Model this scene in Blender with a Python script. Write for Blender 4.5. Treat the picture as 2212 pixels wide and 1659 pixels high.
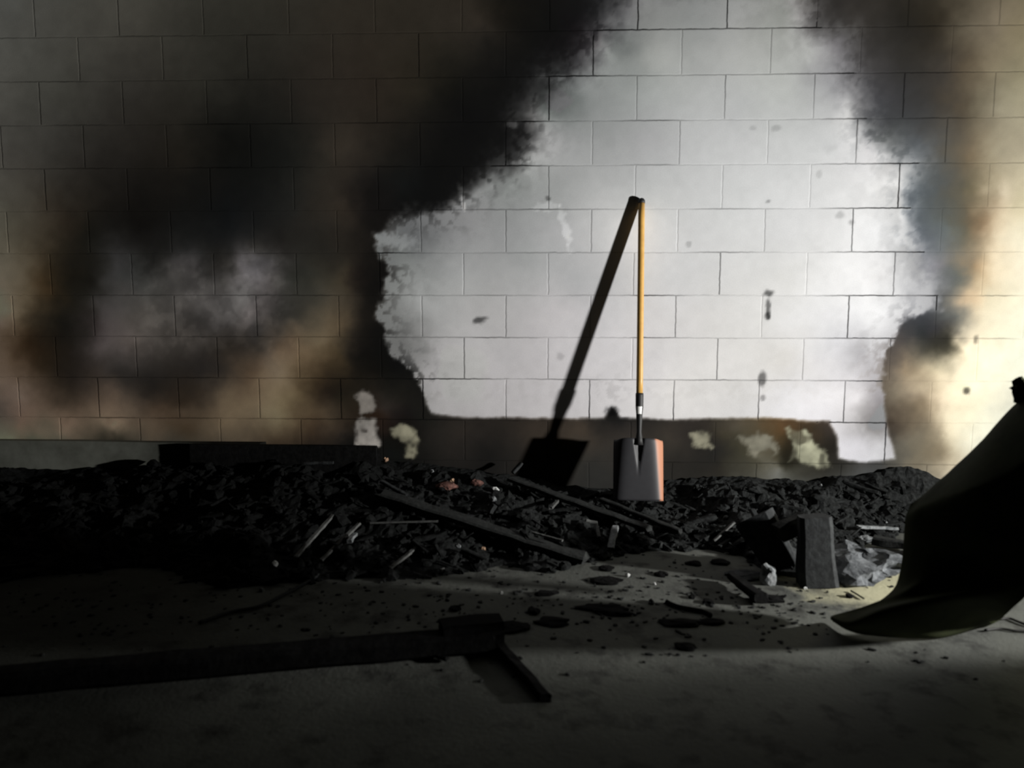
import bpy, bmesh, math, random
import numpy as np
from mathutils import Vector, Matrix, Euler
random.seed(7)
for o in list(bpy.data.objects): bpy.data.objects.remove(o)
S = bpy.context.scene; C = S.collection
# ---------------------------------------------------------------- camera
H = 1.07; PITCH = math.radians(6.7); YAW = math.radians(2.4); F = 1788.0; WY = 3.9
cam = bpy.data.objects.new('camera', bpy.data.cameras.new('camera')); C.objects.link(cam)
cam.location = (0, 0, H); cam.rotation_euler = (math.radians(90) - PITCH, 0, YAW)
cam.data.sensor_width = 36; cam.data.lens = F / 2212 * 36; cam.data.clip_start = .02
cam.data.dof.use_dof = True; cam.data.dof.focus_distance = 8.0; cam.data.dof.aperture_fstop = 2.8     # hand-held night shot, slightly soft
S.camera = cam
# ---------------------------------------------------------------- world, light, exposure
w = bpy.data.worlds.new('world'); S.world = w; w.use_nodes = True
w.node_tree.nodes['Background'].inputs[0].default_value = (.75, .85, .8, 1)
w.node_tree.nodes['Background'].inputs[1].default_value = .002
LPOS = Vector((2.9, 2.3, .66))          # one hand lamp on the right: a beam along the wall and its wide spill
def lamp(name, aim, watts, size, blend):
    ld = bpy.data.lights.new(name, 'SPOT'); lo = bpy.data.objects.new(name, ld); C.objects.link(lo)
    lo.location = LPOS; lo.rotation_euler = Vector(aim).to_track_quat('-Z', 'Y').to_euler()
    ld.energy = watts; ld.color = (1, .985, .95); ld.shadow_soft_size = .05
    ld.spot_size = math.radians(size); ld.spot_blend = blend
lamp('lamp_beam', (-6.9, 2.0, 1.5), 430, 83, 1.0)
lamp('lamp_spill', (-.55, .82, .15), 225, 128, .14)
S.view_settings.view_transform = 'Standard'; S.view_settings.look = 'None'
S.view_settings.exposure = 0.0; S.view_settings.gamma = 1.0; S.view_settings.use_curve_mapping = False
# ---------------------------------------------------------------- helpers
_rot = cam.rotation_euler.to_matrix()
def ray(px, py): return (_rot @ Vector(((px - 1106) / F, -(py - 829.5) / F, -1)))
def at_y(px, py, Y):
    d = ray(px, py); return Vector((0, 0, H)) + d * (Y / d.y)
def at_z(px, py, Z=0):
    d = ray(px, py); return Vector((0, 0, H)) + d * ((Z - H) / d.z)
# wall surface colours measured at points (x, z, r, g, b): sooted paint, and bare block burnt clean
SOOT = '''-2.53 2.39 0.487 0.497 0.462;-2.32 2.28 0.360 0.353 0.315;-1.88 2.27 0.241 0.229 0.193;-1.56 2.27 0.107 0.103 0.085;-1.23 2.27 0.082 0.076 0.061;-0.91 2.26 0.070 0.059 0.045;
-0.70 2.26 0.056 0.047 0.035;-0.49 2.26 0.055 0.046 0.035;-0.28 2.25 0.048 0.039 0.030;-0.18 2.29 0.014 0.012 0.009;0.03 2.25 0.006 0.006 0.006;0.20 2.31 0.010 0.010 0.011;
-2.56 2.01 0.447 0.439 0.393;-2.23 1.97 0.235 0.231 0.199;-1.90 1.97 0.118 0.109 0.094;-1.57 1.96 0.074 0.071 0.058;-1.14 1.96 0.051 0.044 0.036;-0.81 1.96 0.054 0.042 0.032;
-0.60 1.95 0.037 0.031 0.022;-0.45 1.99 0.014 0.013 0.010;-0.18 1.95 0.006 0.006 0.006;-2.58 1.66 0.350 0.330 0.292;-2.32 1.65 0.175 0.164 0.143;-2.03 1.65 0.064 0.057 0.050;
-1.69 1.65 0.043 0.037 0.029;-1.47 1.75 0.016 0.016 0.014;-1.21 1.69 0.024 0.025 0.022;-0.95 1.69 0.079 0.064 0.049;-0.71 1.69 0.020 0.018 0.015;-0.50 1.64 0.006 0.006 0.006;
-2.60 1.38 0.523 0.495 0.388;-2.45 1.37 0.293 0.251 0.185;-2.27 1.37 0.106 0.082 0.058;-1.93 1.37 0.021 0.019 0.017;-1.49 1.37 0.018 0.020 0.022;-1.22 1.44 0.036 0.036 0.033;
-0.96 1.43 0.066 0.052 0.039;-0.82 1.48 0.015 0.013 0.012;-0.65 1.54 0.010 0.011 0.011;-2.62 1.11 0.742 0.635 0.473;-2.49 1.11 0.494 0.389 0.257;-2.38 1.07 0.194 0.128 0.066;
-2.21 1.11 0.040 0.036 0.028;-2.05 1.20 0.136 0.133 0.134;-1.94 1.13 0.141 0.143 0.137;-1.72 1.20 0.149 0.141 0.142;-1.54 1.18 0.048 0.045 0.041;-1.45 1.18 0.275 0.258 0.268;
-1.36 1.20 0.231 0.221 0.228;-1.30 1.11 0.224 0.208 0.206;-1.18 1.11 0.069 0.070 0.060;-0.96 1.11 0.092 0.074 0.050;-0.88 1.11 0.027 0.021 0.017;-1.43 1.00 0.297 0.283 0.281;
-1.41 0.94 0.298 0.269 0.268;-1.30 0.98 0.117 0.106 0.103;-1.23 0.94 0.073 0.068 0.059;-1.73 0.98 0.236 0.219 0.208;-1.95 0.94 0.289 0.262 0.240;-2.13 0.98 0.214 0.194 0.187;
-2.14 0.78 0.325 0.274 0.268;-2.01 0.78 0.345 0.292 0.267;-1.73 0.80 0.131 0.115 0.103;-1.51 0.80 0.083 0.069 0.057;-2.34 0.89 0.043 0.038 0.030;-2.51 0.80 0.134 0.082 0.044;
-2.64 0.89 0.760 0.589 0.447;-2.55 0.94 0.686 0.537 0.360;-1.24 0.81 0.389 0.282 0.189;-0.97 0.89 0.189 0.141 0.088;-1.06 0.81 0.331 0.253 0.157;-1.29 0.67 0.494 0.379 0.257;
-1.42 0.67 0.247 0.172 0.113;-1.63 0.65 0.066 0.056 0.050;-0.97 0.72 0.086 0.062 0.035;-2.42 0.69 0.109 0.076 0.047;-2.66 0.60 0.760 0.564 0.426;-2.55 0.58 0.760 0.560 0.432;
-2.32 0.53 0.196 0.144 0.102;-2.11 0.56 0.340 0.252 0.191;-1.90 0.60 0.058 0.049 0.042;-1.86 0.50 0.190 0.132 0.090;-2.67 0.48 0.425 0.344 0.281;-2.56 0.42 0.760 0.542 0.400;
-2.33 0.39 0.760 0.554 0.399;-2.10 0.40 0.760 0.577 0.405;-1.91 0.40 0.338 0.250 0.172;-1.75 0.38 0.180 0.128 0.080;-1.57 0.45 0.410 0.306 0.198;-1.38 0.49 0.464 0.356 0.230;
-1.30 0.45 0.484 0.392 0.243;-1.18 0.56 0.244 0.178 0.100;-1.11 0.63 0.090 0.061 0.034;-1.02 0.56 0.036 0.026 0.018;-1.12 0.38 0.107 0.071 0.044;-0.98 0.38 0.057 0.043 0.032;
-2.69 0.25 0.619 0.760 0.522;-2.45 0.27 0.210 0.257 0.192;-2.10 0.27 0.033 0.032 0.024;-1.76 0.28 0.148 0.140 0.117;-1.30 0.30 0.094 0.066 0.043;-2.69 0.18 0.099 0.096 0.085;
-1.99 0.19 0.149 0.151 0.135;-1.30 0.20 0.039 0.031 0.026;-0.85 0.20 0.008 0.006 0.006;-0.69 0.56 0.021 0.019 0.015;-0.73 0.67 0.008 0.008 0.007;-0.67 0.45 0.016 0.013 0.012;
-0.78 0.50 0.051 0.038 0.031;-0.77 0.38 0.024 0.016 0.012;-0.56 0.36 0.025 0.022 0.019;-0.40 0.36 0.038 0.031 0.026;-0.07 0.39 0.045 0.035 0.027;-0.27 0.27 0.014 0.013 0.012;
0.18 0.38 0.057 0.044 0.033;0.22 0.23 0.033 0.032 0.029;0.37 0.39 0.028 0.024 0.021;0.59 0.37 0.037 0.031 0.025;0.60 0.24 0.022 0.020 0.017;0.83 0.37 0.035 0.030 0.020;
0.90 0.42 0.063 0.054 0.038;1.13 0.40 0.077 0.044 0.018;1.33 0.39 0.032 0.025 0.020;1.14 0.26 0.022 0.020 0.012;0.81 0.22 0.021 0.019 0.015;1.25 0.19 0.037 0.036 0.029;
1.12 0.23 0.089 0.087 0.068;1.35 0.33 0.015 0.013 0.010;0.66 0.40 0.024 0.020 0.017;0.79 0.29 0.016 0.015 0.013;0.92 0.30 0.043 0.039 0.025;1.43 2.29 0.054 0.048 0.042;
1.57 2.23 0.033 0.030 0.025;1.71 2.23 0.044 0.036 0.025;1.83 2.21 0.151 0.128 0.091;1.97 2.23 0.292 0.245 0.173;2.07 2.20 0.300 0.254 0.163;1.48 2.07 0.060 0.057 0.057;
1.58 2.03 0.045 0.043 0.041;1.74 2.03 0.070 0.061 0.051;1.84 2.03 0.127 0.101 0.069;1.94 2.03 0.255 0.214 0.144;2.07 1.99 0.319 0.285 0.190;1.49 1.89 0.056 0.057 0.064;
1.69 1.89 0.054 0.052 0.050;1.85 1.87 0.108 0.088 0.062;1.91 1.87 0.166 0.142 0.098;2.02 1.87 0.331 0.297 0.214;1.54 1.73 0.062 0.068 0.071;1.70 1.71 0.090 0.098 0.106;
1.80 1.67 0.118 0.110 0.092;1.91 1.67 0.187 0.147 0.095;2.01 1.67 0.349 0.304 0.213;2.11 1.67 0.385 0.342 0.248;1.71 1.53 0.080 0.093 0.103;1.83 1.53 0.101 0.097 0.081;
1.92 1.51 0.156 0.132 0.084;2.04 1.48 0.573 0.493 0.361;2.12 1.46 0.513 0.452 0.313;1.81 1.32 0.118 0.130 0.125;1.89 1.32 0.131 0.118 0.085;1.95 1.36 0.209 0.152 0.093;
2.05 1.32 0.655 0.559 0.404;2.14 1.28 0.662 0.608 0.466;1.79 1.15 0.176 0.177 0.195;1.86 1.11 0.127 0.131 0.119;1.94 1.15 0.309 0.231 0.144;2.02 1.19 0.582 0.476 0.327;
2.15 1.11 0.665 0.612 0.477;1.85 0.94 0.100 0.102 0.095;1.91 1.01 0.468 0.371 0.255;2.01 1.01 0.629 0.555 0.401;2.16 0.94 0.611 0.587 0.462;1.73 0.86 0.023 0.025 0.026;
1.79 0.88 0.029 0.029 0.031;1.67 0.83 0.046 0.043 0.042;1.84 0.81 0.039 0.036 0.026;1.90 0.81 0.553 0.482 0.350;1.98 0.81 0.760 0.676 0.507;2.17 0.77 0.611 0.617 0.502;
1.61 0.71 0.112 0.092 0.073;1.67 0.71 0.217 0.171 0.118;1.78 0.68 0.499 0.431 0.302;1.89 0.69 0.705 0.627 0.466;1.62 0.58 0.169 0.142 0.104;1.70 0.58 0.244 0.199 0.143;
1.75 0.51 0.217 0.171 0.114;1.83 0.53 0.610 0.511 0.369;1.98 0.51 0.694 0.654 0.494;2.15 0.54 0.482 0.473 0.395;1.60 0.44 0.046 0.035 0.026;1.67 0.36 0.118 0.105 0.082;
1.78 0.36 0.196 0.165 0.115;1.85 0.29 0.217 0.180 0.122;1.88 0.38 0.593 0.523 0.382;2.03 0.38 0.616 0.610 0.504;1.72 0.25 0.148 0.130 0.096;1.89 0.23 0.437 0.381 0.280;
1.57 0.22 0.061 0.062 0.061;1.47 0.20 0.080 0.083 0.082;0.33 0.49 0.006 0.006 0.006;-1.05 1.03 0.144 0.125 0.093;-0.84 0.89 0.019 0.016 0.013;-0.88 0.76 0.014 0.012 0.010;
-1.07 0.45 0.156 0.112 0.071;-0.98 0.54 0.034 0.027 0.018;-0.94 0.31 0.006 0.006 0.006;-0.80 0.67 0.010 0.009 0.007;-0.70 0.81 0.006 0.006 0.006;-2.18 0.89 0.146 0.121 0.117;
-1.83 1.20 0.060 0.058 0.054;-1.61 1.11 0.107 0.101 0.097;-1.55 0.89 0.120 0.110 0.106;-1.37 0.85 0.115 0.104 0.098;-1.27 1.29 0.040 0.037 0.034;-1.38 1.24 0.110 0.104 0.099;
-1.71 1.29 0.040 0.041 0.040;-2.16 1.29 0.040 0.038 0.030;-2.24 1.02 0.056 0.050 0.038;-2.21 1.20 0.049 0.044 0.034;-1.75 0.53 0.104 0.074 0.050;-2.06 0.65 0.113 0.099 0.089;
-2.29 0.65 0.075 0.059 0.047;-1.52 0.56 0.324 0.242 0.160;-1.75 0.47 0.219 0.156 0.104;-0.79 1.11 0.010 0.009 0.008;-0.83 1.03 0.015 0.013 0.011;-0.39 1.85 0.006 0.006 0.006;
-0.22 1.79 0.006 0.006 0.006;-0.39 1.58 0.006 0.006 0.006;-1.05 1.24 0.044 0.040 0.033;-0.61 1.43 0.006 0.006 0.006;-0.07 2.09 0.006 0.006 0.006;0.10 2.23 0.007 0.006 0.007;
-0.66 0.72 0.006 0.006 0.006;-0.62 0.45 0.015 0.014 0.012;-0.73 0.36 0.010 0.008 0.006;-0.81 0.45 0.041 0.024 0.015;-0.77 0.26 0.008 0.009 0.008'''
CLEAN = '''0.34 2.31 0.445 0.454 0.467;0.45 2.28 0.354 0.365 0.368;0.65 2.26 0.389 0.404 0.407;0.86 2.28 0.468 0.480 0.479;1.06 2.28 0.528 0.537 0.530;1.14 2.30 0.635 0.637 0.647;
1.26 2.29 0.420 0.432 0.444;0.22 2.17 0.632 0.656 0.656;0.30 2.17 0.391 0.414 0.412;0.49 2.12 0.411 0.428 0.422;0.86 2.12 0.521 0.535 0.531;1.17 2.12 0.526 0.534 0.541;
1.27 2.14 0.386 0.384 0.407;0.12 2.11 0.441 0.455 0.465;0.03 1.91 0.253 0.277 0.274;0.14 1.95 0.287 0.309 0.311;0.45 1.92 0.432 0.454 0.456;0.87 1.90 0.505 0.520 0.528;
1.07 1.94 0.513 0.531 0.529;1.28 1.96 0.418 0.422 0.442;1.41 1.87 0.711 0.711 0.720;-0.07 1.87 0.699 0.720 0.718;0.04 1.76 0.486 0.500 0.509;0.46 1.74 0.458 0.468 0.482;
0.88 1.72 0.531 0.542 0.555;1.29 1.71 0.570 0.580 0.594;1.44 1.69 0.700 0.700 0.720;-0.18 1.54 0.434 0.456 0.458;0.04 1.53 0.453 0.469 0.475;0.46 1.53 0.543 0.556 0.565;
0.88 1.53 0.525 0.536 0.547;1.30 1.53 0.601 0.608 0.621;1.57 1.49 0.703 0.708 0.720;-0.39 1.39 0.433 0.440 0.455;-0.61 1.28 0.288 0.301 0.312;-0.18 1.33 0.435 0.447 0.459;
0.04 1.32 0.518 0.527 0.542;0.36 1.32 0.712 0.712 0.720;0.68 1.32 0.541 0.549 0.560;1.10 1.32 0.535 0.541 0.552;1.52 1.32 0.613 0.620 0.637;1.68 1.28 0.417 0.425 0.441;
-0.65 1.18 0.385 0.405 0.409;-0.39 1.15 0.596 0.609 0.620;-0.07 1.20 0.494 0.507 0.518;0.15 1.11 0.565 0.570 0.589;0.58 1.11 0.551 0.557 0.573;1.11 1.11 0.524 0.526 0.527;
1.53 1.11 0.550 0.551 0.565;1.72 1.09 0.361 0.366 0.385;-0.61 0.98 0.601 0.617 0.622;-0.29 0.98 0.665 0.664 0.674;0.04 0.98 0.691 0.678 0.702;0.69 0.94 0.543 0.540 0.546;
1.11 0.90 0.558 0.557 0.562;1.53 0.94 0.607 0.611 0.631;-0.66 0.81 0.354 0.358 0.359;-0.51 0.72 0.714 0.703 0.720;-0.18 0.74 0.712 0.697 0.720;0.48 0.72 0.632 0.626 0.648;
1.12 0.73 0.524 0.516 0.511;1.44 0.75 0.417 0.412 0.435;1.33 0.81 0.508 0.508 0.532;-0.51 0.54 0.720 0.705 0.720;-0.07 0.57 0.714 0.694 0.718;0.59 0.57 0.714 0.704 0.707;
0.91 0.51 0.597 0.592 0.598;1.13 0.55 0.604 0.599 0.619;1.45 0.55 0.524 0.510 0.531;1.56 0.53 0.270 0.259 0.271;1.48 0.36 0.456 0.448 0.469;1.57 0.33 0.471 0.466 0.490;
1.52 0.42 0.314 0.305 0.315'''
def table(s): return np.array([[float(v) for v in t.split()] for t in s.replace('\n', '').split(';') if t.strip()])
# value noise for stains (numpy) and for shapes
_rng = np.random.default_rng(3); _lat = _rng.random((256, 256))
def vnoise(x, y, s):
    x = x / s + 37.3; y = y / s + 71.7; xi = np.floor(x).astype(int); yi = np.floor(y).astype(int); fx = x - xi; fy = y - yi
    fx = fx * fx * (3 - 2 * fx); fy = fy * fy * (3 - 2 * fy); g = lambda a, b: _lat[a % 256, b % 256]
    return (g(xi, yi) * (1 - fx) + g(xi + 1, yi) * fx) * (1 - fy) + (g(xi, yi + 1) * (1 - fx) + g(xi + 1, yi + 1) * fx) * fy - .5
def fbm(x, y, s, n=4):
    v = 0; a = 1
    for i in range(n): v = v + a * vnoise(x + 3.1 * i, y - 2.7 * i, s / 2 ** i); a *= .55
    return v
def sm(a, b, x):
    t = np.clip((x - a) / (b - a), 0, 1); return t * t * (3 - 2 * t)
def poly_sdf(P, x, z):                       # + inside, - outside
    d = np.full(x.shape, 1e9); ins = np.zeros(x.shape, bool); n = len(P)
    for i in range(n):
        ax, az = P[i]; bx, bz = P[(i + 1) % n]; ex, ez = bx - ax, bz - az
        t = np.clip(((x - ax) * ex + (z - az) * ez) / (ex * ex + ez * ez + 1e-12), 0, 1)
        d = np.minimum(d, np.hypot(x - ax - t * ex, z - az - t * ez))
        c = ((az > z) != (bz > z)) & (x < (bx - ax) * (z - az) / (bz - az + 1e-12) + ax); ins ^= c
    return np.where(ins, d, -d)
# ---------------------------------------------------------------- materials
class Nt:
    def __init__(s, name):
        s.m = bpy.data.materials.new(name); s.m.use_nodes = True; s.t = s.m.node_tree; s.b = s.t.nodes['Principled BSDF']
    def n(s, typ, **k):
        nd = s.t.nodes.new('ShaderNode' + typ)
        for a, v in k.items():
            if a in nd.inputs.keys() if isinstance(a, str) else False: nd.inputs[a].default_value = v
            else: setattr(nd, a, v)
        return nd
    def l(s, a, b): s.t.links.new(a, b)
def mat(name, c1, c2=None, rough=.7, scale=30, bump=.3, dist=.004, spec=.5, metal=0, detail=6, lo=.35, hi=.65):
    q = Nt(name); b = q.b; c2 = c2 or tuple(v * .6 for v in c1)
    tc = q.n('TexCoord'); nz = q.n('TexNoise'); nz.inputs['Scale'].default_value = scale; nz.inputs['Detail'].default_value = detail
    nz.inputs['Roughness'].default_value = .65; q.l(tc.outputs['Object'], nz.inputs['Vector'])
    mr = q.n('MapRange'); mr.inputs['From Min'].default_value = lo; mr.inputs['From Max'].default_value = hi; q.l(nz.outputs['Fac'], mr.inputs['Value'])
    mx = q.n('Mix', data_type='RGBA'); mx.inputs['A'].default_value = (*c1, 1); mx.inputs['B'].default_value = (*c2, 1)
    q.l(mr.outputs['Result'], mx.inputs['Factor']); q.l(mx.outputs['Result'], b.inputs['Base Color'])
    b.inputs['Roughness'].default_value = rough; b.inputs['Specular IOR Level'].default_value = spec; b.inputs['Metallic'].default_value = metal
    bp = q.n('Bump'); bp.inputs['Strength'].default_value = bump; bp.inputs['Distance'].default_value = dist
    q.l(nz.outputs['Fac'], bp.inputs['Height']); q.l(bp.outputs['Normal'], b.inputs['Normal'])
    return q.m
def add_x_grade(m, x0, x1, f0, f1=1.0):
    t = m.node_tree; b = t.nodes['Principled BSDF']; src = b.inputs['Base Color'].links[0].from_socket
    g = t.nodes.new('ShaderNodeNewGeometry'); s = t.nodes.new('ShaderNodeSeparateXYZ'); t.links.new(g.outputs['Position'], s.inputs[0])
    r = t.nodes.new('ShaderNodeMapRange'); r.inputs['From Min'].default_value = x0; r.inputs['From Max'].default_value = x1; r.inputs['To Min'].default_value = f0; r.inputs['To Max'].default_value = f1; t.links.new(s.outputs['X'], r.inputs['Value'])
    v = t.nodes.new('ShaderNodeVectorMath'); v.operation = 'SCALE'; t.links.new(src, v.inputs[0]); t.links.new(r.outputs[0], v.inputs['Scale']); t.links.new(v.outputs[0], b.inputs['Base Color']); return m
M = dict(
    char=mat('charred_wood', (.030, .032, .031), (.012, .013, .013), .8, 60, .5, .006, .15),
    char_soft=mat('dark_char', (.010, .010, .010), (.004, .004, .004), .9, 40, .5, .006, .06),
    char_grey=mat('grey_char', (.034, .037, .038), (.016, .017, .018), .8, 45, .5, .006, .15),
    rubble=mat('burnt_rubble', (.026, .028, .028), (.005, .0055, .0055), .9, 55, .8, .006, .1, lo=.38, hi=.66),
    ash=mat('pale_ash', (.28, .29, .295), (.10, .11, .115), .95, 40, .8, .006, .1),
    ash_grey=mat('grey_ash', (.17, .18, .19), (.06, .065, .07), .95, 30, .8, .01, .1),
    white=mat('white_chip', (.72, .74, .72), (.5, .5, .5), .8, 60, .3, .002, .2),
    tan=mat('tan_chip', (.5, .33, .22), (.2, .12, .08), .9, 60, .3, .002, .2),
    brick=mat('red_brick_chip', (.22, .11, .09), (.07, .04, .035), .9, 60, .5, .004, .1),
    steel_grey=mat('scorched_metal', (.11, .115, .11), (.05, .05, .05), .7, 50, .3, .003, .4),
    shell=mat('scorched_shell', (.040, .046, .022), (.022, .026, .012), .8, 9, .25, .006, .06),
    wire=mat('burnt_wire', (.012, .012, .01), None, .7, 60, .1),
    yellow=mat('yellow_handle', (.60, .355, .095), (.50, .28, .07), .42, 22, .05, .001, .45),
    black=mat('black_collar', (.010, .010, .011), None, .6, 60, .05, .001, .5),
    label=mat('white_sticker', (.9, .9, .88), (.85, .85, .83), .4, 60, .02),
    dark=mat('sooted_surface', (.03, .029, .027), (.018, .018, .017), .95, 3, .2, .01, .1),
)
add_x_grade(M['rubble'], -1.2, .6, .22)      # shade on the left of the heap, put into its colour
# ---------------------------------------------------------------- mesh and object helpers
def mesh_obj(name, vs, fs, m, parent=None, smooth=False, origin=None):
    vs = [Vector(v) for v in vs]
    o0 = Vector(origin) if origin is not None else Vector((sum(v.x for v in vs) / len(vs), sum(v.y for v in vs) / len(vs), min(v.z for v in vs)))
    me = bpy.data.meshes.new(name); me.from_pydata([v - o0 for v in vs], [], fs); me.validate(); me.update()
    bm = bmesh.new(); bm.from_mesh(me); bmesh.ops.recalc_face_normals(bm, faces=bm.faces); bm.to_mesh(me); bm.free()
    if smooth: me.polygons.foreach_set('use_smooth', [True] * len(me.polygons))
    me.materials.append(m); o = bpy.data.objects.new(name, me); C.objects.link(o)
    if parent: o.parent = parent; o.location = o0 - parent.location
    else: o.location = o0
    return o
def tag(o, label=None, cat=None, group=None, kind=None):
    for k, v in (('label', label), ('category', cat), ('group', group), ('kind', kind)):
        if v: o[k] = v
    return o
def thing(name, loc, label, cat, group=None):
    o = bpy.data.objects.new(name, None); o.empty_display_size = .05; C.objects.link(o); o.location = loc
    return tag(o, label, cat, group)
def n3(v, s, seed=0):
    from mathutils import noise
    return noise.noise_vector(Vector(v) / s + Vector((seed * 7.3, seed * 3.1, seed)))
def beam(a, b, w, t, seg=10, rough=.15, seed=0, up=(0, 0, 1), taper=(1, 1), bend=0):
    """irregular prism from a to b: width w (sideways), thickness t (up), ragged surface and broken ends"""
    a = Vector(a); b = Vector(b); ax = (b - a); L = ax.length; ax.normalize(); side = ax.cross(Vector(up)).normalized(); u = side.cross(ax)
    ring = [(-.5, -.32), (-.36, -.5), (.36, -.5), (.5, -.32), (.5, .32), (.36, .5), (-.36, .5), (-.5, .32)]
    vs = []; fs = []; r = random.Random(seed)
    for i in range(seg + 1):
        f = i / seg; k = taper[0] * (1 - f) + taper[1] * f
        off = u * bend * math.sin(math.pi * f) * L
        for j, (p, q) in enumerate(ring):
            e = (r.uniform(-.03, .03) * L if i in (0, seg) else 0) * .6
            c = a + ax * (L * f + e) + off + side * p * w * k + u * q * t * k
            c = c + n3(c, max(w, t) * 1.3, seed) * rough * min(w, t) * 1.2
            vs.append(c)
    for i in range(seg):
        for j in range(8):
            k = (j + 1) % 8; fs.append((i * 8 + j, i * 8 + k, i * 8 + 8 + k, i * 8 + 8 + j))
    fs.append(tuple(range(8))); fs.append(tuple(reversed(range(seg * 8, seg * 8 + 8))))
    return vs, fs
def lump(c, sx, sy, sz, seed=0, rough=.35, div=2, flat=True, rot=0):
    bm = bmesh.new(); bmesh.ops.create_icosphere(bm, subdivisions=div, radius=1); vs = []
    cr, sr = math.cos(rot), math.sin(rot)
    for v in bm.verts:
        p = v.co.copy(); p += n3(p, .9, seed) * rough + n3(p, .35, seed + 5) * rough * .5
        p = Vector((p.x * sx, p.y * sy, p.z * sz)); p = Vector((p.x * cr - p.y * sr, p.x * sr + p.y * cr, p.z)); vs.append(p + Vector(c))
    fs = [tuple(v.index for v in f.verts) for f in bm.faces]; bm.free(); return vs, fs
def shift(vf, base): return vf[0], [tuple(i + base for i in f) for f in vf[1]]
def tube(pts, rad, n=8):
    pts = [Vector(p) for p in pts]; vs = []; fs = []
    for i, p in enumerate(pts):
        d = (pts[min(i + 1, len(pts) - 1)] - pts[max(i - 1, 0)]).normalized(); s = d.orthogonal().normalized()
        if i == 0: s0 = s
        s = (s0 - d * s0.dot(d)).normalized(); s0 = s; t = d.cross(s); r = rad[i] if isinstance(rad, (list, tuple)) else rad
        for j in range(n):
            a = 2 * math.pi * j / n; vs.append(p + s * math.cos(a) * r + t * math.sin(a) * r)
    for i in range(len(pts) - 1):
        for j in range(n):
            k = (j + 1) % n; fs.append((i * n + j, i * n + k, i * n + n + k, i * n + n + j))
    fs.append(tuple(range(n))); fs.append(tuple(range((len(pts) - 1) * n, len(pts) * n))); return vs, fs
def box(x0, x1, y0, y1, z0, z1):
    return [(x, y, z) for z in (z0, z1) for y in (y0, y1) for x in (x0, x1)], [(0, 2, 3, 1), (4, 5, 7, 6), (0, 1, 5, 4), (2, 6, 7, 3), (0, 4, 6, 2), (1, 3, 7, 5)]
# ---------------------------------------------------------------- back wall: painted block, burnt clean in the middle
X0, X1, ZT = -3.4, 3.1, 3.0
CLEANP = [(1345, -60), (1330, 0), (1292, 60), (1255, 110), (1180, 165), (1150, 205), (1125, 245), (1140, 290), (1105, 345), (1065, 365), (1020, 400), (955, 452), (880, 462), (806, 505), (818, 545), (845, 590), (828, 625), (812, 680), (835, 722), (838, 765), (895, 800), (912, 850), (930, 893), (1000, 902), (1180, 905), (1305, 905), (1322, 884), (1340, 903), (1460, 908), (1640, 903), (1790, 912), (1806, 940), (1812, 990), (1860, 1000), (1935, 992), (1915, 910), (1908, 835), (1918, 765), (1955, 695), (2030, 672), (2035, 610), (2005, 560), (1978, 500), (1962, 430), (1990, 350), (1925, 320), (1880, 290), (1872, 200), (1850, 158), (1848, 70), (1775, 50), (1752, 0), (1740, -60)]
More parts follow.
